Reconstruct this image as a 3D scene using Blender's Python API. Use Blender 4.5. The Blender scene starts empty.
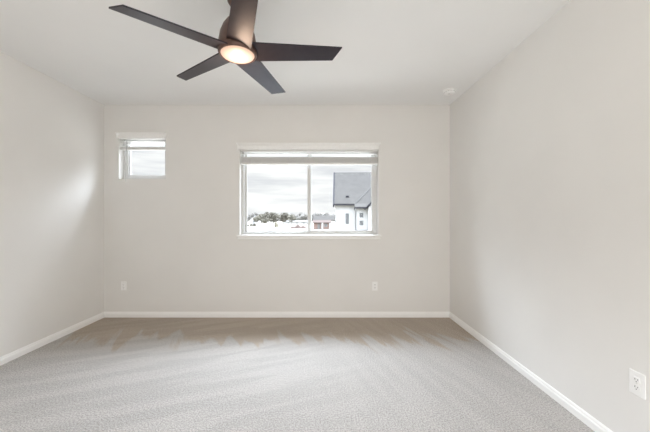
import bpy, bmesh, math, random
from mathutils import Vector, Matrix
random.seed(7)
R = math.radians
scene = bpy.context.scene
C = scene.collection

# ------------------------------------------------------------------ camera
EYE = 1.293          # eye height above the carpet
cam_d = bpy.data.cameras.new('camera')
cam = bpy.data.objects.new('camera', cam_d); C.objects.link(cam)
cam.location = (0, 0, EYE)
cam.rotation_euler = (R(90), 0, R(0))
cam_d.sensor_width = 36.0
cam_d.lens = 16.0
cam_d.shift_x = 4/650
cam_d.shift_y = 1/650
cam_d.clip_end = 2000
cam_d.clip_start = 0.02
scene.camera = cam

# ------------------------------------------------------------------ world: bright overcast sky
W = bpy.data.worlds.new('overcast_sky'); scene.world = W
W.use_nodes = True
nt = W.node_tree; nt.nodes.clear()
out = nt.nodes.new('ShaderNodeOutputWorld')
bg = nt.nodes.new('ShaderNodeBackground')
tc = nt.nodes.new('ShaderNodeTexCoord')
sep = nt.nodes.new('ShaderNodeSeparateXYZ')
nt.links.new(tc.outputs['Generated'], sep.inputs[0])
mp = nt.nodes.new('ShaderNodeMapping'); mp.inputs['Scale'].default_value = (3.2, 3.2, 34)
mp.inputs['Location'].default_value = (0.4, 0.1, 0.6)
nt.links.new(tc.outputs['Generated'], mp.inputs[0])
nz = nt.nodes.new('ShaderNodeTexNoise'); nz.inputs['Scale'].default_value = 1.0
nz.inputs['Detail'].default_value = 4; nz.inputs['Roughness'].default_value = 0.55
nt.links.new(mp.outputs[0], nz.inputs['Vector'])
cr = nt.nodes.new('ShaderNodeValToRGB')
cr.color_ramp.elements[0].position = 0.36; cr.color_ramp.elements[0].color = (0.77, 0.78, 0.81, 1)
cr.color_ramp.elements[1].position = 0.60; cr.color_ramp.elements[1].color = (1.0, 1.0, 1.0, 1)
nt.links.new(nz.outputs['Fac'], cr.inputs[0])
mr = nt.nodes.new('ShaderNodeMapRange')           # an overcast sky is brighter overhead
mr.inputs['From Min'].default_value = 0.20; mr.inputs['From Max'].default_value = 0.75
mr.inputs['To Min'].default_value = 1.0; mr.inputs['To Max'].default_value = 15.0
nt.links.new(sep.outputs['Z'], mr.inputs['Value'])
tm = nt.nodes.new('ShaderNodeMapRange')           # the high sky is a little bluer than the haze near the horizon
tm.inputs['From Min'].default_value = 0.22; tm.inputs['From Max'].default_value = 0.50
nt.links.new(sep.outputs['Z'], tm.inputs['Value'])
tx = nt.nodes.new('ShaderNodeMix'); tx.data_type = 'RGBA'; tx.blend_type = 'MULTIPLY'
nt.links.new(tm.outputs[0], tx.inputs[0]); nt.links.new(cr.outputs[0], tx.inputs[6]); tx.inputs[7].default_value = (0.92, 1.0, 1.125, 1)
nt.links.new(tx.outputs[2], bg.inputs['Color'])
# broad glow where the hidden sun stands behind the cloud, high over the far lots
GLOW = (0.28, 0.96*math.cos(R(52)), 0.96*math.sin(R(52)))
dt = nt.nodes.new('ShaderNodeVectorMath'); dt.operation = 'DOT_PRODUCT'; dt.inputs[1].default_value = GLOW
wd = nt.nodes.new('ShaderNodeVectorMath'); wd.operation = 'MULTIPLY'; wd.inputs[1].default_value = (0.42, 1.0, 1.0)
nt.links.new(tc.outputs['Generated'], wd.inputs[0])
nm = nt.nodes.new('ShaderNodeVectorMath'); nm.operation = 'NORMALIZE'
nt.links.new(wd.outputs[0], nm.inputs[0]); nt.links.new(nm.outputs[0], dt.inputs[0])
mx0 = nt.nodes.new('ShaderNodeMath'); mx0.operation = 'MAXIMUM'; mx0.inputs[1].default_value = 0.0
nt.links.new(dt.outputs['Value'], mx0.inputs[0])
pw = nt.nodes.new('ShaderNodeMath'); pw.operation = 'POWER'; pw.inputs[1].default_value = 5.0
nt.links.new(mx0.outputs[0], pw.inputs[0])
sm = nt.nodes.new('ShaderNodeMapRange')           # none of the glow reaches the low sky
sm.interpolation_type = 'SMOOTHSTEP'
sm.inputs['From Min'].default_value = 0.22; sm.inputs['From Max'].default_value = 0.60
sm.inputs['To Min'].default_value = 0.0; sm.inputs['To Max'].default_value = 15.5
nt.links.new(sep.outputs['Z'], sm.inputs['Value'])
gm = nt.nodes.new('ShaderNodeMath'); gm.operation = 'MULTIPLY'
nt.links.new(pw.outputs[0], gm.inputs[0]); nt.links.new(sm.outputs[0], gm.inputs[1])
ad = nt.nodes.new('ShaderNodeMath'); ad.operation = 'ADD'
nt.links.new(mr.outputs[0], ad.inputs[0]); nt.links.new(gm.outputs[0], ad.inputs[1])
nt.links.new(ad.outputs[0], bg.inputs['Strength'])
nt.links.new(bg.outputs[0], out.inputs['Surface'])

# ------------------------------------------------------------------ room dimensions and large lights
XL, XR, YB, YF, H = -2.80, 1.663, 3.727, -1.05, 2.74
WT = 0.16                                    # outer wall thickness
BIG = (-1.049, 0.741, 1.061, 2.200)          # wide window opening x0 x1 z0 z1
SML = (-2.609, -2.003, 1.783, 2.360)         # small window opening
OPN = (-0.95, 1.45, 2.3)                       # unseen opening behind the camera, placed for the fill lamp, x0 x1 top

def area_light(name, loc, rot, sx, sy, power, col=(1, 1, 1), portal=False):
    l = bpy.data.lights.new(name, 'AREA'); l.shape = 'RECTANGLE'
    l.size = sx; l.size_y = sy; l.energy = power; l.color = col
    o = bpy.data.objects.new(name, l); C.objects.link(o)
    o.location = loc; o.rotation_euler = rot
    if portal: l.cycles.is_portal = True
    return o
# added warm fill lamp, set in the wide opening in the rear wall
area_light('rear_opening_fill', ((OPN[0]+OPN[1])/2, YF-0.05, OPN[2]/2+0.05), (R(90), 0, 0), 2.3, 2.1, 25, (1.0, 0.885, 0.68))
# sampling portals in the two windows (they add no light of their own)
area_light('window_portal', ((BIG[0]+BIG[1])/2, YB+WT+0.02, (BIG[2]+BIG[3])/2), (R(-90), 0, 0), BIG[1]-BIG[0], BIG[3]-BIG[2], 1, portal=True)
area_light('window_portal', ((SML[0]+SML[1])/2, YB+WT+0.02, (SML[2]+SML[3])/2), (R(-90), 0, 0), SML[1]-SML[0], SML[3]-SML[2], 1, portal=True)

scene.view_settings.view_transform = 'Standard'
scene.view_settings.look = 'None'
scene.view_settings.exposure = 0.12
scene.view_settings.gamma = 1.0
scene.view_settings.use_curve_mapping = False
scene.cycles.max_bounces = 10
scene.cycles.diffuse_bounces = 7
scene.cycles.transparent_max_bounces = 24
scene.cycles.sample_clamp_indirect = 6

# ------------------------------------------------------------------ materials
def mat(name, col, rough=0.6, metal=0.0, vary=0.04, vscale=8.0, bump=0.0, bscale=200.0, spec=0.5, col2=None, coords='Object', tint=None):
    m = bpy.data.materials.new(name); m.use_nodes = True
    n = m.node_tree; b = n.nodes['Principled BSDF']
    t = n.nodes.new('ShaderNodeTexCoord')
    z = n.nodes.new('ShaderNodeTexNoise'); z.inputs['Scale'].default_value = vscale; z.inputs['Detail'].default_value = 3
    n.links.new(t.outputs[coords], z.inputs['Vector'])
    r = n.nodes.new('ShaderNodeValToRGB')
    a = [max(0, c*(1-vary)) for c in col]; d = [min(1, c*(1+vary)) for c in (col2 or col)]
    r.color_ramp.elements[0].position = 0.3; r.color_ramp.elements[0].color = (*a, 1)
    r.color_ramp.elements[1].position = 0.7; r.color_ramp.elements[1].color = (*d, 1)
    n.links.new(z.outputs['Fac'], r.inputs[0]); n.links.new(r.outputs[0], b.inputs['Base Color'])
    b.inputs['Roughness'].default_value = rough; b.inputs['Metallic'].default_value = metal
    b.inputs['Specular IOR Level'].default_value = spec
    if tint: b.inputs['Specular Tint'].default_value = (*tint, 1)
    if bump:
        z2 = n.nodes.new('ShaderNodeTexNoise'); z2.inputs['Scale'].default_value = bscale; z2.inputs['Detail'].default_value = 2
        n.links.new(t.outputs[coords], z2.inputs['Vector'])
        bp = n.nodes.new('ShaderNodeBump'); bp.inputs['Strength'].default_value = bump; bp.inputs['Distance'].default_value = 0.01
        n.links.new(z2.outputs['Fac'], bp.inputs['Height']); n.links.new(bp.outputs[0], b.inputs['Normal'])
    return m

def carpet_mat():
    m = bpy.data.materials.new('cut_pile_carpet'); m.use_nodes = True
    n = m.node_tree; b = n.nodes['Principled BSDF']; L = n.links.new
    t = n.nodes.new('ShaderNodeTexCoord')
    # fleck of light and dark yarn
    f = n.nodes.new('ShaderNodeTexNoise'); f.inputs['Scale'].default_value = 105; f.inputs['Detail'].default_value = 4; f.inputs['Roughness'].default_value = 0.7
    L(t.outputs['Object'], f.inputs['Vector'])
    r = n.nodes.new('ShaderNodeValToRGB')
    r.color_ramp.elements[0].position = 0.34; r.color_ramp.elements[0].color = (0.258, 0.240, 0.222, 1)
    r.color_ramp.elements[1].position = 0.62; r.color_ramp.elements[1].color = (0.572, 0.548, 0.522, 1)
    L(f.outputs['Fac'], r.inputs[0])
    # vacuum tracks: strokes of brushed pile, fanning over the floor
    def strokes(rot, sx, sy, seed, amp):
        mp = n.nodes.new('ShaderNodeMapping'); mp.vector_type = 'TEXTURE'; mp.inputs['Rotation'].default_value = (0, 0, R(rot)); mp.inputs['Scale'].default_value = (sx, sy, 1)
        mp.inputs['Location'].default_value = (seed, seed*1.7, 0)
        L(t.outputs['Object'], mp.inputs[0])
        z = n.nodes.new('ShaderNodeTexNoise'); z.inputs['Scale'].default_value = 1.0; z.inputs['Detail'].default_value = 1.5; z.inputs['Distortion'].default_value = 0.3
        L(mp.outputs[0], z.inputs['Vector'])
        q = n.nodes.new('ShaderNodeMapRange'); q.inputs['From Min'].default_value = 0.44; q.inputs['From Max'].default_value = 0.56
        q.inputs['To Min'].default_value = 1-amp; q.inputs['To Max'].default_value = 1+amp
        L(z.outputs['Fac'], q.inputs[0]); return q
    s1 = strokes(22, 0.95, 0.12, 3.1, 0.05); s2 = strokes(-69, 0.80, 0.10, 8.4, 0.03)
    sx = n.nodes.new('ShaderNodeSeparateXYZ'); L(t.outputs['Object'], sx.inputs[0])
    side = n.nodes.new('ShaderNodeMapRange'); side.inputs['From Min'].default_value = -0.5; side.inputs['From Max'].default_value = 0.7
    L(sx.outputs['X'], side.inputs[0])
    mx = n.nodes.new('ShaderNodeMix'); mx.data_type = 'FLOAT'
    L(side.outputs[0], mx.inputs[0]); L(s1.outputs[0], mx.inputs[2]); L(s2.outputs[0], mx.inputs[3])
    hs = n.nodes.new('ShaderNodeVectorMath'); hs.operation = 'SCALE'
    L(r.outputs[0], hs.inputs[0]); L(mx.outputs[0], hs.inputs['Scale'])
    # the strip along the window wall that the vacuum did not brush: browner pile with sill shade painted in, ragged edge of stroke ends
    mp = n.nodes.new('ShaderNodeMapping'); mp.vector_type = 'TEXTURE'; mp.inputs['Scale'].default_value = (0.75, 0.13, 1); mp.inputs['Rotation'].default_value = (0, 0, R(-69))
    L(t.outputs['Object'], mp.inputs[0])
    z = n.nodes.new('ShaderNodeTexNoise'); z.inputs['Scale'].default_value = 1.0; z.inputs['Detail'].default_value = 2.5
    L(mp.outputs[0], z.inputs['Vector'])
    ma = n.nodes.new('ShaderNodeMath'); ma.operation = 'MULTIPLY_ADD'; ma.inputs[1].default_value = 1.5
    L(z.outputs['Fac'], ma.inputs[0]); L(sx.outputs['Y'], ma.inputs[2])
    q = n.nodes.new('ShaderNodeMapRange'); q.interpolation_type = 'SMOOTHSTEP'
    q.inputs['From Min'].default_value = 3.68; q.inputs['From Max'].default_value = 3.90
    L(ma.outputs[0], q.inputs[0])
    nap_shade = n.nodes.new('ShaderNodeMix'); nap_shade.data_type = 'RGBA'; nap_shade.blend_type = 'MULTIPLY'; nap_shade.inputs[7].default_value = (0.90, 0.80, 0.69, 1)
    L(q.outputs[0], nap_shade.inputs[0]); L(hs.outputs[0], nap_shade.inputs[6])
    L(nap_shade.outputs[2], b.inputs['Base Color'])
    b.inputs['Roughness'].default_value = 0.95; b.inputs['Specular IOR Level'].default_value = 0.1
    b.inputs['Sheen Weight'].default_value = 0.15
    z2 = n.nodes.new('ShaderNodeTexNoise'); z2.inputs['Scale'].default_value = 120; z2.inputs['Detail'].default_value = 3
    L(t.outputs['Object'], z2.inputs['Vector'])
    bp = n.nodes.new('ShaderNodeBump'); bp.inputs['Strength'].default_value = 0.5; bp.inputs['Distance'].default_value = 0.012
    L(z2.outputs['Fac'], bp.inputs['Height']); L(bp.outputs[0], b.inputs['Normal'])
    return m

def glass_mat():
    m = bpy.data.materials.new('window_glass'); m.use_nodes = True
    n = m.node_tree; n.nodes.clear(); L = n.links.new
    o = n.nodes.new('ShaderNodeOutputMaterial'); mx = n.nodes.new('ShaderNodeMixShader')
    tr = n.nodes.new('ShaderNodeBsdfTransparent'); tr.inputs[0].default_value = (0.97, 0.98, 0.975, 1)
    gl = n.nodes.new('ShaderNodeBsdfGlossy'); gl.inputs['Roughness'].default_value = 0.02
    fr = n.nodes.new('ShaderNodeFresnel'); fr.inputs['IOR'].default_value = 1.10
    L(fr.outputs[0], mx.inputs[0]); L(tr.outputs[0], mx.inputs[1]); L(gl.outputs[0], mx.inputs[2]); L(mx.outputs[0], o.inputs[0])
    return m

def lens_mat():
    m = bpy.data.materials.new('lit_frosted_lens'); m.use_nodes = True
    n = m.node_tree; b = n.nodes['Principled BSDF']; L = n.links.new
    t = n.nodes.new('ShaderNodeTexCoord'); g = n.nodes.new('ShaderNodeTexGradient'); g.gradient_type = 'SPHERICAL'
    mp = n.nodes.new('ShaderNodeMapping'); mp.inputs['Scale'].default_value = (7.2, 7.2, 0.0)
    L(t.outputs['Object'], mp.inputs[0]); L(mp.outputs[0], g.inputs[0])
    r = n.nodes.new('ShaderNodeValToRGB')
    r.color_ramp.elements[0].position = 0.24; r.color_ramp.elements[0].color = (0.66, 0.42, 0.30, 1)
    r.color_ramp.elements[1].position = 0.75; r.color_ramp.elements[1].color = (1.0, 0.88, 0.70, 1)
    L(g.outputs['Fac'], r.inputs[0]); L(r.outputs[0], b.inputs['Emission Color'])
    b.inputs['Emission Strength'].default_value = 1.0
    b.inputs['Base Color'].default_value = (0.18, 0.15, 0.13, 1); b.inputs['Roughness'].default_value = 0.4
    return m

def shingle_mat():
    m = bpy.data.materials.new('grey_asphalt_shingle'); m.use_nodes = True
    n = m.node_tree; b = n.nodes['Principled BSDF']; L = n.links.new
    t = n.nodes.new('ShaderNodeTexCoord')
    br = n.nodes.new('ShaderNodeTexBrick'); br.inputs['Scale'].default_value = 1.6
    br.inputs['Color1'].default_value = (0.054, 0.051, 0.048, 1); br.inputs['Color2'].default_value = (0.069, 0.065, 0.061, 1)
    br.inputs['Mortar'].default_value = (0.032, 0.031, 0.03, 1); br.inputs['Mortar Size'].default_value = 0.012
    L(t.outputs['Object'], br.inputs['Vector']); L(br.outputs[0], b.inputs['Base Color'])
    b.inputs['Roughness'].default_value = 1.0; b.inputs['Specular IOR Level'].default_value = 0.0
    return m

WALLC = (0.80, 0.79, 0.772)
M = dict(
    wall=mat('warm_white_wall_paint', WALLC, 0.75, vary=0.012, vscale=2.5, bump=0.05, bscale=260, spec=0.25),
    ceil=mat('flat_ceiling_paint', (0.85, 0.85, 0.845), 0.9, vary=0.01, vscale=2.0, bump=0.06, bscale=220, spec=0.15),
    trim=mat('semi_gloss_white_trim', (0.92, 0.918, 0.91), 0.4, vary=0.01, spec=0.45),
    vinyl=mat('white_vinyl', (0.68, 0.685, 0.68), 0.4, vary=0.01),
    blind=mat('white_faux_wood', (0.90, 0.90, 0.89), 0.45, vary=0.02, vscale=30),
    cord=mat('white_cord', (0.78, 0.78, 0.76), 0.8),
    wand=mat('clear_grey_plastic_wand', (0.55, 0.55, 0.54), 0.25),
    carpet=carpet_mat(), glass=glass_mat(), lens=lens_mat(),
    plastic=mat('white_plastic', (0.92, 0.92, 0.915), 0.35, vary=0.01),
    dark=mat('dark_slot', (0.06, 0.06, 0.065), 0.6),
    screw=mat('white_screw', (0.7, 0.7, 0.69), 0.3),
    bronze=mat('brushed_bronze', (0.13, 0.078, 0.064), 0.40, metal=0.5, vary=0.10, vscale=40),
    blade=mat('espresso_blade', (0.032, 0.021, 0.020), 0.40, vary=0.12, vscale=25, spec=0.50, tint=(0.52, 0.68, 1.0)),  # tint puts the window's blue reflection into the blade colour
    red=mat('red_indicator', (0.5, 0.05, 0.04), 0.4),
    # outside
    stucco=mat('white_stucco', (0.33, 0.325, 0.315), 0.9, vary=0.03, vscale=3, bump=0.1, bscale=30),
    offw=mat('pale_siding', (0.10, 0.097, 0.093), 0.9, vary=0.04, vscale=2),
    shingle=shingle_mat(),
    slate=mat('grey_roofing', (0.048, 0.045, 0.042), 1.0, spec=0.0, vary=0.12, vscale=1.2),
    fascia=mat('charcoal_fascia', (0.022, 0.022, 0.026), 0.9, spec=0.1),
    flash=mat('pale_metal_flashing', (0.085, 0.083, 0.08), 0.9, spec=0.0),
    pane=mat('grey_house_glass', (0.10, 0.10, 0.10), 0.5, spec=0.15),
    brick=mat('red_brick', (0.16, 0.11, 0.095), 1.0, spec=0.0, vary=0.18, vscale=2.5),
    dirt=mat('pale_dirt', (0.22, 0.205, 0.178), 1.0, vary=0.12, vscale=0.06, col2=(0.20, 0.185, 0.155), coords='Object', spec=0.05),
    clay=mat('reddish_clay', (0.060, 0.046, 0.041), 1.0, vary=0.10, vscale=0.8, spec=0.05),
    leafA=mat('olive_leaves', (0.115, 0.105, 0.085), 0.8, vary=0.25, vscale=1.2, spec=0.2),
    leafB=mat('grey_green_leaves', (0.14, 0.13, 0.105), 0.8, vary=0.2, vscale=1.2, spec=0.2),
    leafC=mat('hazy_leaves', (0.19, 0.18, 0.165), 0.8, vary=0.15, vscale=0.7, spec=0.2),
    leafT=mat('dry_tan_leaves', (0.24, 0.22, 0.17), 0.9, vary=0.2, vscale=1.5, spec=0.2),
    bark=mat('grey_bark', (0.12, 0.10, 0.085), 0.95, vary=0.2, vscale=4),
    post=mat('weathered_post', (0.13, 0.12, 0.11), 0.9, vary=0.2),
)

# ------------------------------------------------------------------ mesh helpers
def add_box(bm, x0, x1, y0, y1, z0, z1, bev=0.0):
    t = bmesh.new()
    bmesh.ops.create_cube(t, size=1)
    for v in t.verts:
        v.co = Vector(((x0+x1)/2+v.co.x*(x1-x0), (y0+y1)/2+v.co.y*(y1-y0), (z0+z1)/2+v.co.z*(z1-z0)))
    if bev:
        bmesh.ops.bevel(t, geom=t.edges[:], offset=bev, segments=2, affect='EDGES', profile=0.5)
    merge(bm, t); return bm
def merge(bm, t, mtx=None):
    me = bpy.data.meshes.new('tmp'); t.to_mesh(me); t.free()
    if mtx: me.transform(mtx)
    bm.from_mesh(me); bpy.data.meshes.remove(me)
def add_prism(bm, prof, axis, a, b, fn=None):
    """extrude a closed profile (list of (u, w)) between a and b along an axis: 'x' -> (t,u,w), 'y' -> (u,t,w), 'z' -> (u,w,t)"""
    t = bmesh.new()
    def pt(p, s): return {'x': (s, p[0], p[1]), 'y': (p[0], s, p[1]), 'z': (p[0], p[1], s)}[axis]
    A = [t.verts.new(pt(p, a)) for p in prof]; B = [t.verts.new(pt(p, b)) for p in prof]
    n = len(prof)
    for i in range(n): t.faces.new((A[i], A[(i+1) % n], B[(i+1) % n], B[i]))
    t.faces.new(A[::-1]); t.faces.new(B)
    bmesh.ops.recalc_face_normals(t, faces=t.faces[:])
    merge(bm, t, fn); return bm
def add_lathe(bm, prof, seg=48, mtx=None, close=True):
    """revolve (r, z) points about z"""
    t = bmesh.new(); rings = []
    for r, z in prof:
        if r < 1e-6: rings.append([t.verts.new((0, 0, z))])
        else: rings.append([t.verts.new((r*math.cos(2*math.pi*k/seg), r*math.sin(2*math.pi*k/seg), z)) for k in range(seg)])
    for a, b in zip(rings, rings[1:]):
        for k in range(seg):
            k2 = (k+1) % seg
            if len(a) == 1 and len(b) == 1: continue
            if len(a) == 1: t.faces.new((a[0], b[k], b[k2]))
            elif len(b) == 1: t.faces.new((a[k], b[0], a[k2]))
            else: t.faces.new((a[k], b[k], b[k2], a[k2]))
    if close:
        if len(rings[0]) > 1: t.faces.new(rings[0])
        if len(rings[-1]) > 1: t.faces.new(rings[-1])
    bmesh.ops.recalc_face_normals(t, faces=t.faces[:])
    merge(bm, t, mtx); return bm
def add_tube(bm, pts, r, seg=10):
    t = bmesh.new(); rings = []
    pts = [Vector(p) for p in pts]
    for i, p in enumerate(pts):
        d = (pts[min(i+1, len(pts)-1)]-pts[max(i-1, 0)]).normalized()
        u = d.orthogonal().normalized() if abs(d.z) < 0.9 else Vector((1, 0, 0))
        u = (u-d*u.dot(d)).normalized(); w = d.cross(u)
        rr = r[i] if isinstance(r, (list, tuple)) else r
        rings.append([t.verts.new(p+rr*(math.cos(2*math.pi*k/seg)*u+math.sin(2*math.pi*k/seg)*w)) for k in range(seg)])
    for a, b in zip(rings, rings[1:]):
        for k in range(seg): t.faces.new((a[k], a[(k+1) % seg], b[(k+1) % seg], b[k]))
    t.faces.new(rings[0][::-1]); t.faces.new(rings[-1])
    bmesh.ops.recalc_face_normals(t, faces=t.faces[:])
    merge(bm, t); return bm

def obj(name, bm, m, parent=None, smooth=None, loc=None):
    me = bpy.data.meshes.new(name); bm.to_mesh(me); bm.free()
    me.materials.append(m)
    o = bpy.data.objects.new(name, me); C.objects.link(o)
    if parent: o.parent = parent
    if loc: o.location = loc
    if smooth:
        for p in me.polygons: p.use_smooth = True
        me.set_sharp_from_angle(angle=R(smooth))
    return o
def tag(o, label, cat, group=None):
    o['label'] = label; o['category'] = cat
    if group: o['group'] = group
    return o
def thing(name, label, cat, loc=(0, 0, 0), rz=0, group=None):
    o = bpy.data.objects.new(name, None); C.objects.link(o)
    o.empty_display_size = 0.05
    o.location = loc; o.rotation_euler = (0, 0, rz)
    return tag(o, label, cat, group)
def struct(name, bm, m, parent=None, smooth=None, label=None):
    o = obj(name, bm, m, parent, smooth)
    if not parent: o['kind'] = 'structure'
    if label: o['label'] = label
    return o
def dup(root, loc, rz=None, label=None, group=None, scale=None):
    r = root.copy(); C.objects.link(r); r.location = loc
    if rz is not None: r.rotation_euler = (0, 0, rz)
    if scale is not None: r.scale = scale
    if label: r['label'] = label
    if group: r['group'] = group
    for ch in list(root.children):
        c = ch.copy(); C.objects.link(c); c.parent = r
        for g in list(ch.children):
            d = g.copy(); C.objects.link(d); d.parent = c
    return r
NB = bmesh.new

# ------------------------------------------------------------------ room shell
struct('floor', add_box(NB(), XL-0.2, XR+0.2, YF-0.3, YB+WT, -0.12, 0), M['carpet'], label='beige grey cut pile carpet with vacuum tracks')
struct('ceiling', add_box(NB(), XL-0.2, XR+0.2, YF-0.3, YB+WT, H, H+0.12), M['ceil'], label='flat pale ceiling')
struct('wall_left', add_box(NB(), XL-0.16, XL, YF-0.16, YB, 0, H), M['wall'])
struct('wall_right', add_box(NB(), XR, XR+0.16, YF-0.16, YB, 0, H), M['wall'])
# back wall with its two window openings, one mesh of tiles on a grid
def holed_wall(x0, x1, z0, z1, y0, y1, holes):
    bm = NB()
    xs = sorted({x0, x1, *[h[0] for h in holes], *[h[1] for h in holes]})
    zs = sorted({z0, z1, *[h[2] for h in holes], *[h[3] for h in holes]})
    solid = lambda a, b: 0 <= a < len(xs)-1 and 0 <= b < len(zs)-1 and not any(h[0] < (xs[a]+xs[a+1])/2 < h[1] and h[2] < (zs[b]+zs[b+1])/2 < h[3] for h in holes)
    V = {}
    def v(i, k, y):
        if (i, k, y) not in V: V[i, k, y] = bm.verts.new((xs[i], y, zs[k]))
        return V[i, k, y]
    for i in range(len(xs)-1):
        for k in range(len(zs)-1):
            if not solid(i, k): continue
            bm.faces.new((v(i, k, y0), v(i+1, k, y0), v(i+1, k+1, y0), v(i, k+1, y0)))
            bm.faces.new((v(i, k, y1), v(i, k+1, y1), v(i+1, k+1, y1), v(i+1, k, y1)))
            for (di, dk, e) in ((-1, 0, ((i, k), (i, k+1))), (1, 0, ((i+1, k+1), (i+1, k))), (0, -1, ((i+1, k), (i, k))), (0, 1, ((i, k+1), (i+1, k+1)))):
                if not solid(i+di, k+dk):
                    (a, b), (c, d) = e
                    bm.faces.new((v(a, b, y0), v(c, d, y0), v(c, d, y1), v(a, b, y1)))
    bmesh.ops.recalc_face_normals(bm, faces=bm.faces[:])
    return bm
struct('wall_back', holed_wall(XL-0.16, XR+0.16, 0, H, YB, YB+WT, [BIG, SML]), M['wall'])
struct('wall_front', holed_wall(XL, XR, 0, H, YF-0.16, YF, [(OPN[0], OPN[1], 0, OPN[2])]), M['wall'])

# baseboards: a stepped, eased profile
BH, BT = 0.071, 0.014
bprof = [(0, 0), (BT, 0), (BT, BH*0.62), (BT*0.80, BH*0.68), (BT*0.62, BH*0.74), (BT*0.62, BH*0.86), (BT*0.35, BH*0.96), (BT*0.15, BH), (0, BH)]
struct('baseboard_back', add_prism(NB(), [(YB-u, w) for u, w in bprof], 'x', XL, XR), M['trim'])
struct('baseboard_left', add_prism(NB(), [(XL+u, w) for u, w in bprof], 'y', YF, YB-BT), M['trim'])
struct('baseboard_right', add_prism(NB(), [(XR-u, w) for u, w in bprof], 'y', YF, YB-BT), M['trim'])

# ------------------------------------------------------------------ windows
def frame_bm(x0, x1, z0, z1, y0, y1, w, bev=0.004):
    bm = NB()
    add_box(bm, x0, x0+w, y0, y1, z0, z1, bev); add_box(bm, x1-w, x1, y0, y1, z0, z1, bev)
    add_box(bm, x0+w-0.001, x1-w+0.001, y0, y1, z0, z0+w, bev); add_box(bm, x0+w-0.001, x1-w+0.001, y0, y1, z1-w, z1, bev)
    return bm
YG = YB+0.085           # inner face of the vinyl frames
x0, x1, z0, z1 = BIG
win = bpy.data.objects.new('window_1', None); C.objects.link(win); win['kind'] = 'structure'; win['label'] = 'wide white two-panel sliding window'
mid = (x0+x1)/2+0.02
obj('frame', frame_bm(x0, x1, z0, z1, YG, YG+0.07, 0.036), M['vinyl'], win)
sa = obj('sash', frame_bm(x0+0.030, mid+0.010, z0+0.016, z1-0.030, YG+0.036, YG+0.050, 0.034, 0.002), M['vinyl'], win)
sb = obj('sash', frame_bm(mid-0.046, x1-0.030, z0+0.008, z1-0.030, YG+0.010, YG+0.024, 0.044, 0.002), M['vinyl'], win)
obj('pane', add_box(NB(), x0+0.060, mid-0.020, YG+0.041, YG+0.045, z0+0.046, z1-0.060), M['glass'], sa)
obj('pane', add_box(NB(), mid-0.005, x1-0.066, YG+0.015, YG+0.019, z0+0.048, z1-0.066), M['glass'], sb)
obj('latch', add_box(add_box(NB(), mid-0.030, mid-0.012, YG-0.002, YG+0.008, 1.60, 1.68, 0.002), mid-0.026, mid-0.016, YG-0.012, YG-0.001, 1.625, 1.65, 0.002), M['vinyl'], win)
# stool and apron
st = add_box(NB(), x0-0.035, x1+0.035, YB-0.030, YB+0.001, z0-0.020, z0, 0.006)
add_box(st, x0, x1, YB, YG, z0-0.020+0.004, z0+0.002)
struct('sill', st, M['trim'], win)
struct('apron', add_prism(NB(), [(YB, z0-0.056), (YB-0.010, z0-0.056), (YB-0.014, z0-0.050), (YB-0.014, z0-0.020), (YB, z0-0.020)], 'x', x0-0.022, x1+0.022), M['trim'], win)

x0, x1, z0, z1 = SML
win2 = bpy.data.objects.new('window_2', None); C.objects.link(win2); win2['kind'] = 'structure'; win2['label'] = 'small square white fixed window high on the wall'
f2 = obj('frame', frame_bm(x0, x1, z0, z1, YG+0.01, YG+0.07, 0.062), M['vinyl'], win2)
obj('glazing_bead', frame_bm(x0+0.060, x1-0.060, z0+0.060, z1-0.060, YG+0.030, YG+0.050, 0.012, 0.002), M['vinyl'], win2)
obj('pane', add_box(NB(), x0+0.062, x1-0.062, YG+0.038, YG+0.042, z0+0.062, z1-0.062), M['glass'], win2)

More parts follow.
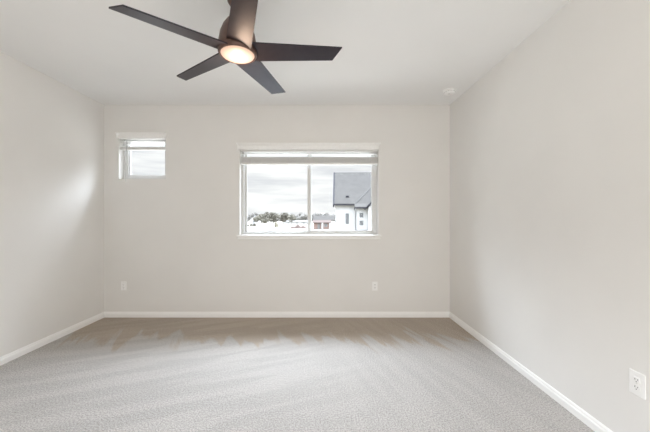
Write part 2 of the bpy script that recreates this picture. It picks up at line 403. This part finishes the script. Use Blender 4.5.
# ------------------------------------------------------------------ blinds
def blind(label, x0, x1, top, vx0, vx1, vz0, vz1, slat_z, stack, rail_h, cords, wand=None):
    t = thing('window_blind', label, 'blind', ((x0+x1)/2, YB, top), 0)
    cx = (x0+x1)/2
    X0, X1 = x0-cx+0.006, x1-cx-0.006
    Z = lambda z: z-top
    ya, yb = 0.014, 0.064
    # crown shaped valance board standing proud of the wall, with returns
    vb = NB(); a, b = Z(vz0), Z(vz1)
    n = [(-0.018, a), (-0.004, a), (-0.004, b), (-0.040, b), (-0.040, b-0.012), (-0.034, b-0.020), (-0.026, b-0.032), (-0.022, b-0.040), (-0.022, a+0.006)]
    add_prism(vb, n, 'x', vx0-cx+0.018, vx1-cx-0.018)
    # mitred returns flare outwards at the top
    for s, e in ((-1, vx0-cx), (1, vx1-cx)):
        q = [(e-s*0.018, a), (e-s*0.0165, a+0.006), (e-s*0.0165, b-0.040), (e-s*0.012, b-0.032), (e-s*0.006, b-0.020), (e, b-0.012), (e, b), (e-s*0.018, b)]
        add_prism(vb, q, 'y', -0.040, -0.001)
    obj('valance', vb, M['blind'], t)
    obj('head_rail', add_box(NB(), X0, X1, ya, yb, Z(top)-0.055, Z(top)-0.002, 0.003), M['blind'], t)
    def slat(z, tilt):
        k = math.tan(tilt)*(yb-ya)/2; ym = (ya+yb)/2
        p = [(ya, z-k), (ym, z+0.0022), (yb, z+k), (yb, z+k+0.0022), (ym, z+0.0046), (ya, z-k+0.0022)]
        return add_prism(NB(), p, 'x', X0, X1)
    for z in slat_z: obj('slat', slat(Z(z), 0.0), M['blind'], t)
    s0, s1, n = stack
    for i in range(n):
        obj('slat', slat(Z(s0+(s1-s0)*(i+0.2)/n), random.uniform(-0.015, 0.015)), M['blind'], t)
    obj('bottom_rail', add_box(NB(), X0, X1, ya, yb, Z(s0)-rail_h, Z(s0), 0.003), M['blind'], t)
    for c in cords:
        lc = NB()
        for y in (ya-0.001, yb+0.001):
            add_tube(lc, [(c-cx, y, Z(top)-0.05), (c-cx, y, Z(s0)-rail_h*0.5)], 0.0012, 6)
        obj('ladder_cord', lc, M['cord'], t)
    if wand:
        (wx, wz0, wz1, dx) = wand
        wb = add_tube(NB(), [(wx-cx, -0.006, Z(wz1)), (wx+dx*0.1-cx, -0.010, Z(wz1-0.03)), (wx+dx-cx, -0.016, Z(wz0))], [0.0038, 0.0038, 0.0042], 8)
        w = obj('tilt_wand', wb, M['wand'], t, 40)
        obj('wand_hook', add_tube(NB(), [(wx-cx, 0.012, Z(wz1)+0.004), (wx-cx, -0.006, Z(wz1)+0.006), (wx-cx, -0.007, Z(wz1)-0.004)], 0.002, 6), M['screw'], w)
    return t
blind('white slatted blind pulled up above the wide sliding window', BIG[0], BIG[1], BIG[3], BIG[0]-0.036, BIG[1]+0.022, 2.160, 2.243,
      [2.139, 2.111], (1.993, 2.072, 17), 0.018, (BIG[0]+0.13, (BIG[0]+BIG[1])/2, BIG[1]-0.13))
blind('short white blind pulled up over the small high window', SML[0], SML[1], SML[3], SML[0]-0.018, SML[1]+0.014, 2.300, 2.378,
      [2.272, 2.240], (2.178, 2.200, 6), 0.014, (SML[0]+0.075, SML[1]-0.075), wand=(-2.500, 1.757, 2.28, -0.010))

# ------------------------------------------------------------------ outlets
def outlet(label, loc, rz, style='duplex', w=0.070, h=0.114):
    """built facing local -y, plate back on y = 0"""
    t = thing('wall_outlet', label, 'outlet', loc, rz)
    pl = NB(); add_box(pl, -w/2, w/2, -0.006, 0.0, -h/2, h/2, 0.0025)
    obj('cover_plate', pl, M['plastic'], t)
    def face(cz, ww, hh, rnd):
        f = NB(); q = []
        for k in range(32):
            a = 2*math.pi*k/32; ca, sa = math.cos(a), math.sin(a)
            e = 0.5 if rnd else 0.22
            q.append((math.copysign(abs(ca)**e, ca)*ww/2, cz+max(-hh/2, min(hh/2, math.copysign(abs(sa)**e, sa)*hh/2*(1.12 if rnd else 1)))))
        add_prism(f, q, 'y', -0.0085, -0.0055)
        return obj('receptacle_face', f, M['plastic'], t)
    def slots(fc, cz):
        for sx, hh in ((-0.0066, 0.0085), (0.0066, 0.0070)):
            obj('slot', add_box(NB(), sx-0.0014, sx+0.0014, -0.0089, -0.0080, cz+0.003-hh/2, cz+0.003+hh/2), M['dark'], fc)
        obj('ground_hole', add_lathe(NB(), [(0, -0.0004), (0.0026, -0.0004), (0.0026, 0.0004), (0, 0.0004)], 14, Matrix.Translation((0, -0.0086, cz-0.0088)) @ Matrix.Rotation(R(90), 4, 'X')), M['dark'], fc)
    def screw(cz):
        s = obj('screw', add_lathe(NB(), [(0, -0.001), (0.0034, -0.001), (0.0034, 0.0005), (0.002, 0.0014), (0, 0.0014)], 16, Matrix.Translation((0, -0.0062, cz)) @ Matrix.Rotation(R(90), 4, 'X')), M['screw'], t, 40)
    if style == 'duplex':
        for cz in (0.0195, -0.0195): slots(face(cz, 0.034, 0.028, True), cz)
        screw(0)
    else:
        fc = face(0, 0.034, 0.068, False)
        for cz in (0.019, -0.019): slots(fc, cz)
        screw(0.048); screw(-0.048)
    return t
outlet('white wall outlet below the small high window', (-2.543, YB, 0.405), 0, 'decora')
outlet('white wall outlet on the window wall, beneath the end of the wide sill', (0.694, YB, 0.402), 0)
outlet('large white wall outlet low on the long bare side wall without a window', (XR, 1.516, 0.418), R(-90), w=0.078, h=0.124)

# ------------------------------------------------------------------ smoke detector
t = thing('smoke_detector', 'round white smoke detector on the ceiling near the corner', 'smoke detector', (1.468, 3.30, H))
obj('mounting_base', add_lathe(NB(), [(0, 0), (0.070, 0), (0.071, -0.006), (0.067, -0.011), (0, -0.011)], 48), M['plastic'], t, 40)
sd = obj('body', add_lathe(NB(), [(0, -0.010), (0.054, -0.010), (0.058, -0.016), (0.057, -0.032), (0.050, -0.041), (0.030, -0.046), (0, -0.047)], 48), M['plastic'], t, 40)
vb = NB()
for k in range(20):
    a = 2*math.pi*k/20
    tb = NB(); add_box(tb, 0.0560, 0.0588, -0.005, 0.005, -0.0285, -0.0215)
    merge(vb, tb, Matrix.Rotation(a, 4, 'Z'))
obj('vent_slots', vb, M['wand'], sd)
obj('test_button', add_lathe(NB(), [(0, -0.044), (0.013, -0.044), (0.013, -0.0475), (0.011, -0.0492), (0, -0.0494)], 24, Matrix.Translation((-0.012, -0.014, 0))), M['screw'], sd, 40)
obj('indicator', add_lathe(NB(), [(0, -0.040), (0.0025, -0.040), (0.0025, -0.0475), (0, -0.048)], 10, Matrix.Translation((0.018, 0.006, 0))), M['red'], sd)

# ------------------------------------------------------------------ ceiling fan
FX, FY, FZ = -0.547, 1.898, EYE+1.083
fan = thing('ceiling_fan', 'five blade dark bronze ceiling fan with lit round lamp', 'ceiling fan', (FX, FY, H))
D = FZ-H
obj('canopy', add_lathe(NB(), [(0, 0), (0.068, 0), (0.069, -0.012), (0.066, -0.036), (0.052, -0.058), (0.030, -0.070), (0, -0.071)], 48), M['bronze'], fan, 40)
obj('downrod', add_lathe(NB(), [(0, -0.06), (0.0135, -0.06), (0.0135, D+0.22), (0, D+0.22)], 20), M['bronze'], fan, 40)
obj('motor_housing', add_lathe(NB(), [(0, D+0.252), (0.024, D+0.252), (0.030, D+0.245), (0.046, D+0.228), (0.070, D+0.198), (0.095, D+0.158), (0.112, D+0.112), (0.120, D+0.065), (0.124, D+0.030), (0.125, D+0.010), (0.123, D+0.006), (0, D+0.006)], 64), M['bronze'], fan, 40)
lk = obj('light_kit', add_lathe(NB(), [(0, D+0.012), (0.123, D+0.012), (0.1255, D+0.004), (0.124, D-0.010), (0.119, D-0.018), (0.113, D-0.022), (0.109, D-0.021), (0.107, D-0.016), (0, D-0.014)], 64), M['bronze'], fan, 40)
lens = obj('lamp_lens', add_lathe(NB(), [(0, 0.010), (0.104, 0.010), (0.1065, 0.0), (0.103, -0.006), (0.085, -0.014), (0.055, -0.020), (0.025, -0.0225), (0, -0.023)], 64), M['lens'], lk, 60, loc=(0, 0, D-0.016))
lens['label'] = 'glowing warm frosted lamp lens'
pl = bpy.data.lights.new('fan_lamp', 'POINT'); pl.energy = 2.6; pl.color = (1.0, 0.66, 0.42); pl.shadow_soft_size = 0.055
po = bpy.data.objects.new('fan_lamp', pl); C.objects.link(po); po.parent = fan; po.location = (0, 0, D-0.112)

def blade_bm():
    """blade along +x: broad at the root, a slow taper, slanted tip; 13 degrees of pitch, softly bevelled"""
    r0, r1 = 0.085, 0.682
    n = 14; topS, botS = [], []
    for i in range(n+1):
        s = i/n
        ylo = -(0.078-0.024*s)                       # leading edge
        yhi = (0.078-0.022*s)
        xl = r0+(r1-r0)*s; xh = r0+(r1-0.055-r0)*s   # slanted tip
        topS.append((xl, ylo)); botS.append((xh, yhi))
    t = bmesh.new(); rows = []
    m = 6
    for (a, b) in zip(topS, botS):
        row = []
        for k in range(m+1):
            q = k/m; row.append((a[0]+(b[0]-a[0])*q, a[1]+(b[1]-a[1])*q, 0))
        rows.append(row)
    up = [[t.verts.new((x, y, z+0.0045)) for x, y, z in r] for r in rows]
    dn = [[t.verts.new((x, y, z-0.0045)) for x, y, z in r] for r in rows]
    for i in range(n):
        for k in range(m):
            t.faces.new((up[i][k], up[i+1][k], up[i+1][k+1], up[i][k+1]))
            t.faces.new((dn[i][k], dn[i][k+1], dn[i+1][k+1], dn[i+1][k]))
        t.faces.new((up[i][0], dn[i][0], dn[i+1][0], up[i+1][0])); t.faces.new((up[i][m], up[i+1][m], dn[i+1][m], dn[i][m]))
    for k in range(m):
        t.faces.new((up[0][k], up[0][k+1], dn[0][k+1], dn[0][k])); t.faces.new((up[n][k], dn[n][k], dn[n][k+1], up[n][k+1]))
    bmesh.ops.recalc_face_normals(t, faces=t.faces[:])
    bm = NB(); merge(bm, t, Matrix.Rotation(R(-13), 4, 'X')); return bm
b0 = None
for k in range(5):
    if b0 is None: b0 = obj('blade', blade_bm(), M['blade'], fan, 35); b = b0
    else: b = b0.copy(); C.objects.link(b); b.parent = fan
    b.location = (0, 0, D+0.004); b.rotation_euler = (0, 0, R(2.3+72*k))

# ------------------------------------------------------------------ outside: ground
GZ = -3.1
g = NB()
vs = {}
nx, ny = 40, 40
for i in range(nx+1):
    for j in range(ny+1):
        x = -300+600*i/nx; y = 4.6+420*(j/ny)**1.6
        z = GZ+(0 if y < 60 else 0.25*math.sin(x*0.07)*math.cos(y*0.05))
        vs[i, j] = g.verts.new((x, y, z))
for i in range(nx):
    for j in range(ny): g.faces.new((vs[i, j], vs[i+1, j], vs[i+1, j+1], vs[i, j+1]))
struct('ground', g, M['dirt'], smooth=60, label='pale open dirt lots outside')

# ------------------------------------------------------------------ neighbouring white house
hs = thing('house', 'white house with steep grey shingle roof just outside the window', 'house', (1.62, 35.0, GZ), R(-3.4))
EZ, RZ, RD = 2.90-GZ, 7.48-GZ, 5.2              # eave and ridge heights, ridge set-back
W1 = 11.0; sl = (RZ-EZ)/RD; BX = 2.42            # BX: where the lower bump-out begins
wl = NB()
add_prism(wl, [(0.30, 0), (0.30, EZ+0.1), (RD, RZ-0.22), (2*RD-0.3, EZ+0.1), (2*RD-0.3, 0)], 'x', 0.14, W1)
obj('wall', wl, M['stucco'], hs)
bw = NB(); add_box(bw, BX+0.06, W1, -0.55, 0.34, 0, EZ-0.42)
obj('bump_out_wall', bw, M['stucco'], hs)
rf = NB(); th = 0.16
add_prism(rf, [(0, EZ), (RD, RZ), (2*RD, EZ), (2*RD, EZ-th), (RD, RZ-th), (0, EZ-th)], 'x', 0, W1)
ex = 0.85
add_prism(rf, [(0.02, EZ+0.02*sl+0.004), (0.02, EZ-th), (-ex, EZ-ex*sl*0.55-th), (-ex, EZ-ex*sl*0.55)], 'x', BX, W1)
roof = obj('roof', rf, M['shingle'], hs)
fa = NB()      # dark rake board on the gable end
add_prism(fa, [(-0.12, EZ-0.1), (RD, RZ+0.03), (RD, RZ-0.32), (-0.12, EZ-0.42)], 'x', -0.18, 0.0)
obj('rake_board', fa, M['fascia'], hs)
gt = NB(); add_box(gt, -0.05, BX-0.05, -0.13, 0.0, EZ-0.20, EZ-0.07, 0.02)
gz = EZ-ex*sl*0.55
add_box(gt, BX-0.1, BX+2.0, -ex-0.12, -ex+0.01, gz-0.20, gz-0.07, 0.02)
obj('gutter', gt, M['fascia'], hs)
obj('downspout', add_tube(NB(), [(BX-0.05, -ex-0.03, gz-0.15), (BX-0.05, -ex+0.02, gz-0.32), (BX+0.12, -0.62, gz-0.55), (BX+0.12, -0.62, 0)], 0.055, 8), M['flash'], hs, 40)
obj('valley_flashing', add_prism(NB(), [(0, 0), (0.07, 0), (0.07, 0.03), (0, 0.03)], 'y', 0, 4.2, Matrix.Translation((BX+0.15, 0.05, EZ+0.06)) @ Matrix.Rotation(R(-41), 4, 'Z') @ Matrix.Rotation(math.atan(sl*math.cos(R(41))), 4, 'X')), M['flash'], hs)
vz = (1.03)*sl+EZ
vt = NB(); add_box(vt, 1.42, 1.78, 0.90, 1.20, vz-0.10, vz+0.13, 0.02)
obj('roof_vent', vt, M['fascia'], hs)
def hwin(px0, px1, y, pz0, pz1, parent, mull=0):
    f = obj('window', frame_bm(px0-0.05, px1+0.05, pz0-0.05, pz1+0.05, y-0.05, y+0.02, 0.06, 0), M['stucco'], parent)
    obj('pane', add_box(NB(), px0, px1, y-0.02, y+0.01, pz0, pz1), M['pane'], f)
    return f
hwin(1.34, 1.78, 0.30, 0.44-GZ, 1.74-GZ, hs)
hwin(2.97, 3.45, -0.55, 1.22-GZ, 1.79-GZ, hs)
hwin(2.97, 3.45, -0.55, 0.30-GZ, 0.87-GZ, hs)
gw = NB()      # gabled wing beyond the bump-out
add_prism(gw, [(3.95, 0), (3.95, gz-0.1), (6.9, gz+2.9), (9.85, gz-0.1), (9.85, 0)], 'y', -1.25, 3.0)
obj('wing_wall', gw, M['stucco'], hs)
gr = NB()
add_prism(gr, [(3.55, gz-0.36), (6.9, gz+3.05), (10.25, gz-0.36), (10.25, gz-0.18), (6.9, gz+3.25), (3.55, gz-0.18)], 'y', -1.5, 3.4)
obj('wing_roof', gr, M['shingle'], hs)
rk = NB()
add_prism(rk, [(3.50, gz-0.42), (6.9, gz+3.0), (10.3, gz-0.42), (10.3, gz-0.20), (6.9, gz+3.28), (3.50, gz-0.20)], 'y', -1.56, -1.5)
obj('wing_rake_board', rk, M['fascia'], hs)
pr = NB(); add_prism(pr, [(-0.5, 2.85), (-1.2, 2.70), (-1.2, 2.60), (-0.5, 2.60)], 'x', 2.62, 3.85)
obj('porch_roof', pr, M['slate'], hs)

# ------------------------------------------------------------------ far houses
def cottage(name, label, x, y, w, d, wall_h, roof_h, wallm, roofm, along='x', rz=0, wins=()):
    t = thing(name, label, name, (x, y, GZ), rz)
    wb, rb = NB(), NB()
    if along == 'x':    # ridge runs sideways
        add_prism(wb, [(0, 0), (0, wall_h), (d/2, wall_h+roof_h-0.1), (d, wall_h), (d, 0)], 'x', -w/2, w/2)
        k = roof_h/(d/2); e = 0.4
        add_prism(rb, [(-e, wall_h-e*k), (d/2, wall_h+roof_h), (d+e, wall_h-e*k), (d+e, wall_h-e*k+0.2), (d/2, wall_h+roof_h+0.2), (-e, wall_h-e*k+0.2)], 'x', -w/2-e, w/2+e)
    else:               # gable faces the window
        add_prism(wb, [(-w/2, 0), (-w/2, wall_h), (0, wall_h+roof_h-0.1), (w/2, wall_h), (w/2, 0)], 'y', 0, d)
        k = roof_h/(w/2); e = 0.3
        add_prism(rb, [(-w/2-e, wall_h-e*k), (0, wall_h+roof_h), (w/2+e, wall_h-e*k), (w/2+e, wall_h-e*k+0.2), (0, wall_h+roof_h+0.2), (-w/2-e, wall_h-e*k+0.2)], 'y', -e, d+e)
    obj('wall', wb, wallm, t); obj('roof', rb, roofm, t)
    for (a, b, c, h) in wins: hwin(a, b, 0.0, c, h, t)
    return t
cottage('house', 'small white gabled cottage beside the far trees', -39.0, 168, 4.6, 9, 3.0, 1.9, M['stucco'], M['offw'], 'y', wins=((-0.5, 0.5, 1.2, 2.4),))
cottage('shed', 'long low white shed in the distance behind the dirt lots', -14.5, 168, 15, 6, 1.7, 0.5, M['stucco'], M['offw'], 'x', wins=((-5, -4, 0.6, 1.3), (0, 1, 0.6, 1.3), (4, 5, 0.6, 1.3)))
cottage('house', 'white walled house with wide dark grey roof behind the brick house', 1.3, 132, 9.0, 10, 3.0, 2.0, M['stucco'], M['slate'], 'x', wins=((-3, -2, 1.0, 2.3), (1.5, 2.5, 1.0, 2.3)))
bh = cottage('house', 'low red brick house with pale door columns in the distance', 0.35, 104, 6.0, 8, 2.3, 0.75, M['brick'], M['clay'], 'x', wins=((0.9, 1.9, 1.0, 1.9),))
obj('column', add_box(NB(), -0.15, 0.45, -0.5, -0.1, 0, 2.25), M['stucco'], bh)
obj('column', add_box(NB(), 2.6, 3.2, -0.5, -0.1, 0, 2.25), M['stucco'], bh)
obj('door', add_box(NB(), -1.6, -0.7, -0.06, 0.05, 0, 2.05), M['offw'], bh)

# dirt bank
db = NB(); vs = {}
for i in range(25):
    for j in range(9):
        u, v = i/24, j/8
        h = 1.75*math.sin(math.pi*u)**0.5*math.sin(math.pi*v)*(0.8+0.2*math.sin(u*17))
        vs[i, j] = db.verts.new((-3.2+6.6*u, -2+4*v, h-0.15))
for i in range(24):
    for j in range(8): db.faces.new((vs[i, j], vs[i+1, j], vs[i+1, j+1], vs[i, j+1]))
dm = obj('dirt_mound', db, M['clay'], None, 60); dm.location = (-8.8, 112, GZ)
tag(dm, 'low reddish mound of bare dirt outside', 'mound')
for (x, y, h, l) in ((-14.4, 126, 1.9, 'dark wooden post standing near the tan bush'), (-10.3, 122, 2.0, 'dark wooden post standing behind the reddish mound')):
    pb = add_lathe(NB(), [(0, -0.4), (0.16, -0.4), (0.15, h), (0.10, h+0.06), (0, h+0.06)], 12)
    o = obj('wooden_post', pb, M['post'], None, 40); o.location = (x, y, GZ); tag(o, l, 'post')

# ------------------------------------------------------------------ trees
def tree(name, label, group, leaf, seed, h=6.8, w=5.5, trunk=True, nleaf=900, ls=0.34):
    rnd = random.Random(seed)
    t = thing(name, label, 'tree' if trunk else 'bush', (0, 0, 0), 0, group)
    blobs = []
    base = 0.28 if trunk else 0.05
    for k in range(9):
        a = rnd.uniform(0, 6.28); rr = rnd.uniform(0, 0.32)*w
        zz = h*(base+rnd.uniform(0.12, 0.55))
        blobs.append((rr*math.cos(a), rr*math.sin(a), zz, w*rnd.uniform(0.16, 0.28)))
    blobs.append((0, 0, h-0.2*w, 0.2*w))
    fb = NB()
    for i in range(nleaf):
        bx, by, bz, br = rnd.choice(blobs)
        d = Vector((rnd.gauss(0, 1), rnd.gauss(0, 1), rnd.gauss(0, 1))).normalized()*br*rnd.uniform(0.55, 1.05)
        c = Vector((bx, by, bz))+Vector((d.x, d.y, d.z*0.8))
        n = Vector((rnd.gauss(0, 1), rnd.gauss(0, 1), rnd.gauss(0, 1)+0.6)).normalized()
        u = n.orthogonal().normalized(); w2 = n.cross(u); s = ls*rnd.uniform(0.6, 1.3)
        fb.faces.new([fb.verts.new(c+u*s), fb.verts.new(c+w2*s*0.6), fb.verts.new(c-u*s), fb.verts.new(c-w2*s*0.6)])
    obj('foliage', fb, leaf, t)
    if trunk:
        tb = add_tube(NB(), [(0, 0, -0.3), (0.05, 0, h*0.2), (0.0, 0.05, h*0.45), (0.1, 0, h*0.8)], [0.03*h, 0.024*h, 0.018*h, 0.006*h], 8)
        for bx, by, bz, br in blobs[:5]: add_tube(tb, [(0, 0, h*0.3), (bx*0.5, by*0.5, (bz+h*0.3)/2), (bx, by, bz)], [0.012*h, 0.009*h, 0.004*h], 6)
        obj('trunk', tb, M['bark'], t, 50)
    return t
G1 = 'broad trees clumped beyond the dirt lots'
near = 'broad grey green tree in the clump beyond the dirt lots'
tA = tree('tree', near, G1, M['leafA'], 11, 6.9, 6.4, nleaf=1300); tA.location = (-22.6, 138, GZ)
tB = tree('tree', near, G1, M['leafB'], 23, 6.2, 6.6, nleaf=1300); tB.location = (-28.9, 140, GZ)
for (src, x, y, sc, rz) in ((tB, -33.5, 151, 0.85, 1.0), (tA, -27.8, 148.5, 1.05, 2.2), (tA, -19.0, 146, 1.0, 4.0), (tB, -15.6, 153.5, 0.95, 2.9), (tB, -25.4, 131, 0.70, 0.4)):
    dup(src, (x, y, GZ), rz, scale=(sc, sc, sc))
G2 = 'trees of the hazy far tree line'
far = 'hazy small tree in the far tree line on the horizon'
tC = tree('tree', far, G2, M['leafC'], 5, 6.8, 8.2, nleaf=1500, ls=0.55); tC.location = (-62, 214, GZ)
tD = tree('tree', far, G2, M['leafC'], 9, 6.2, 8.8, nleaf=1500, ls=0.55); tD.location = (-57, 224, GZ)
x = -52.0; k = 0
while x < 24:        # three staggered rows, each crown clear of its neighbours
    sc = random.uniform(0.86, 1.08)
    dup(tC if k % 2 else tD, (x, (204, 214, 224)[k % 3]+random.uniform(-0.8, 0.8), GZ), random.uniform(0, 6.28), scale=(sc, sc, sc))
    x += random.uniform(3.1, 3.5); k += 1
tb = tree('bush', 'pale tan bush in front of the clump of trees', None, M['leafT'], 31, 2.6, 3.2, trunk=False, nleaf=420, ls=0.22); tb.location = (-18.8, 121, GZ)
G3 = 'low dark bushes beside the cottage'
b1 = tree('bush', 'low dark bush below the small white gabled cottage', G3, M['leafA'], 41, 1.5, 2.3, trunk=False, nleaf=320, ls=0.2); b1.location = (-35.9, 140, GZ)
for (x, y, s) in ((-34.0, 141, 0.9), (-32.2, 139, 1.0)): dup(b1, (x, y, GZ), random.uniform(0, 6), scale=(s, s, s))
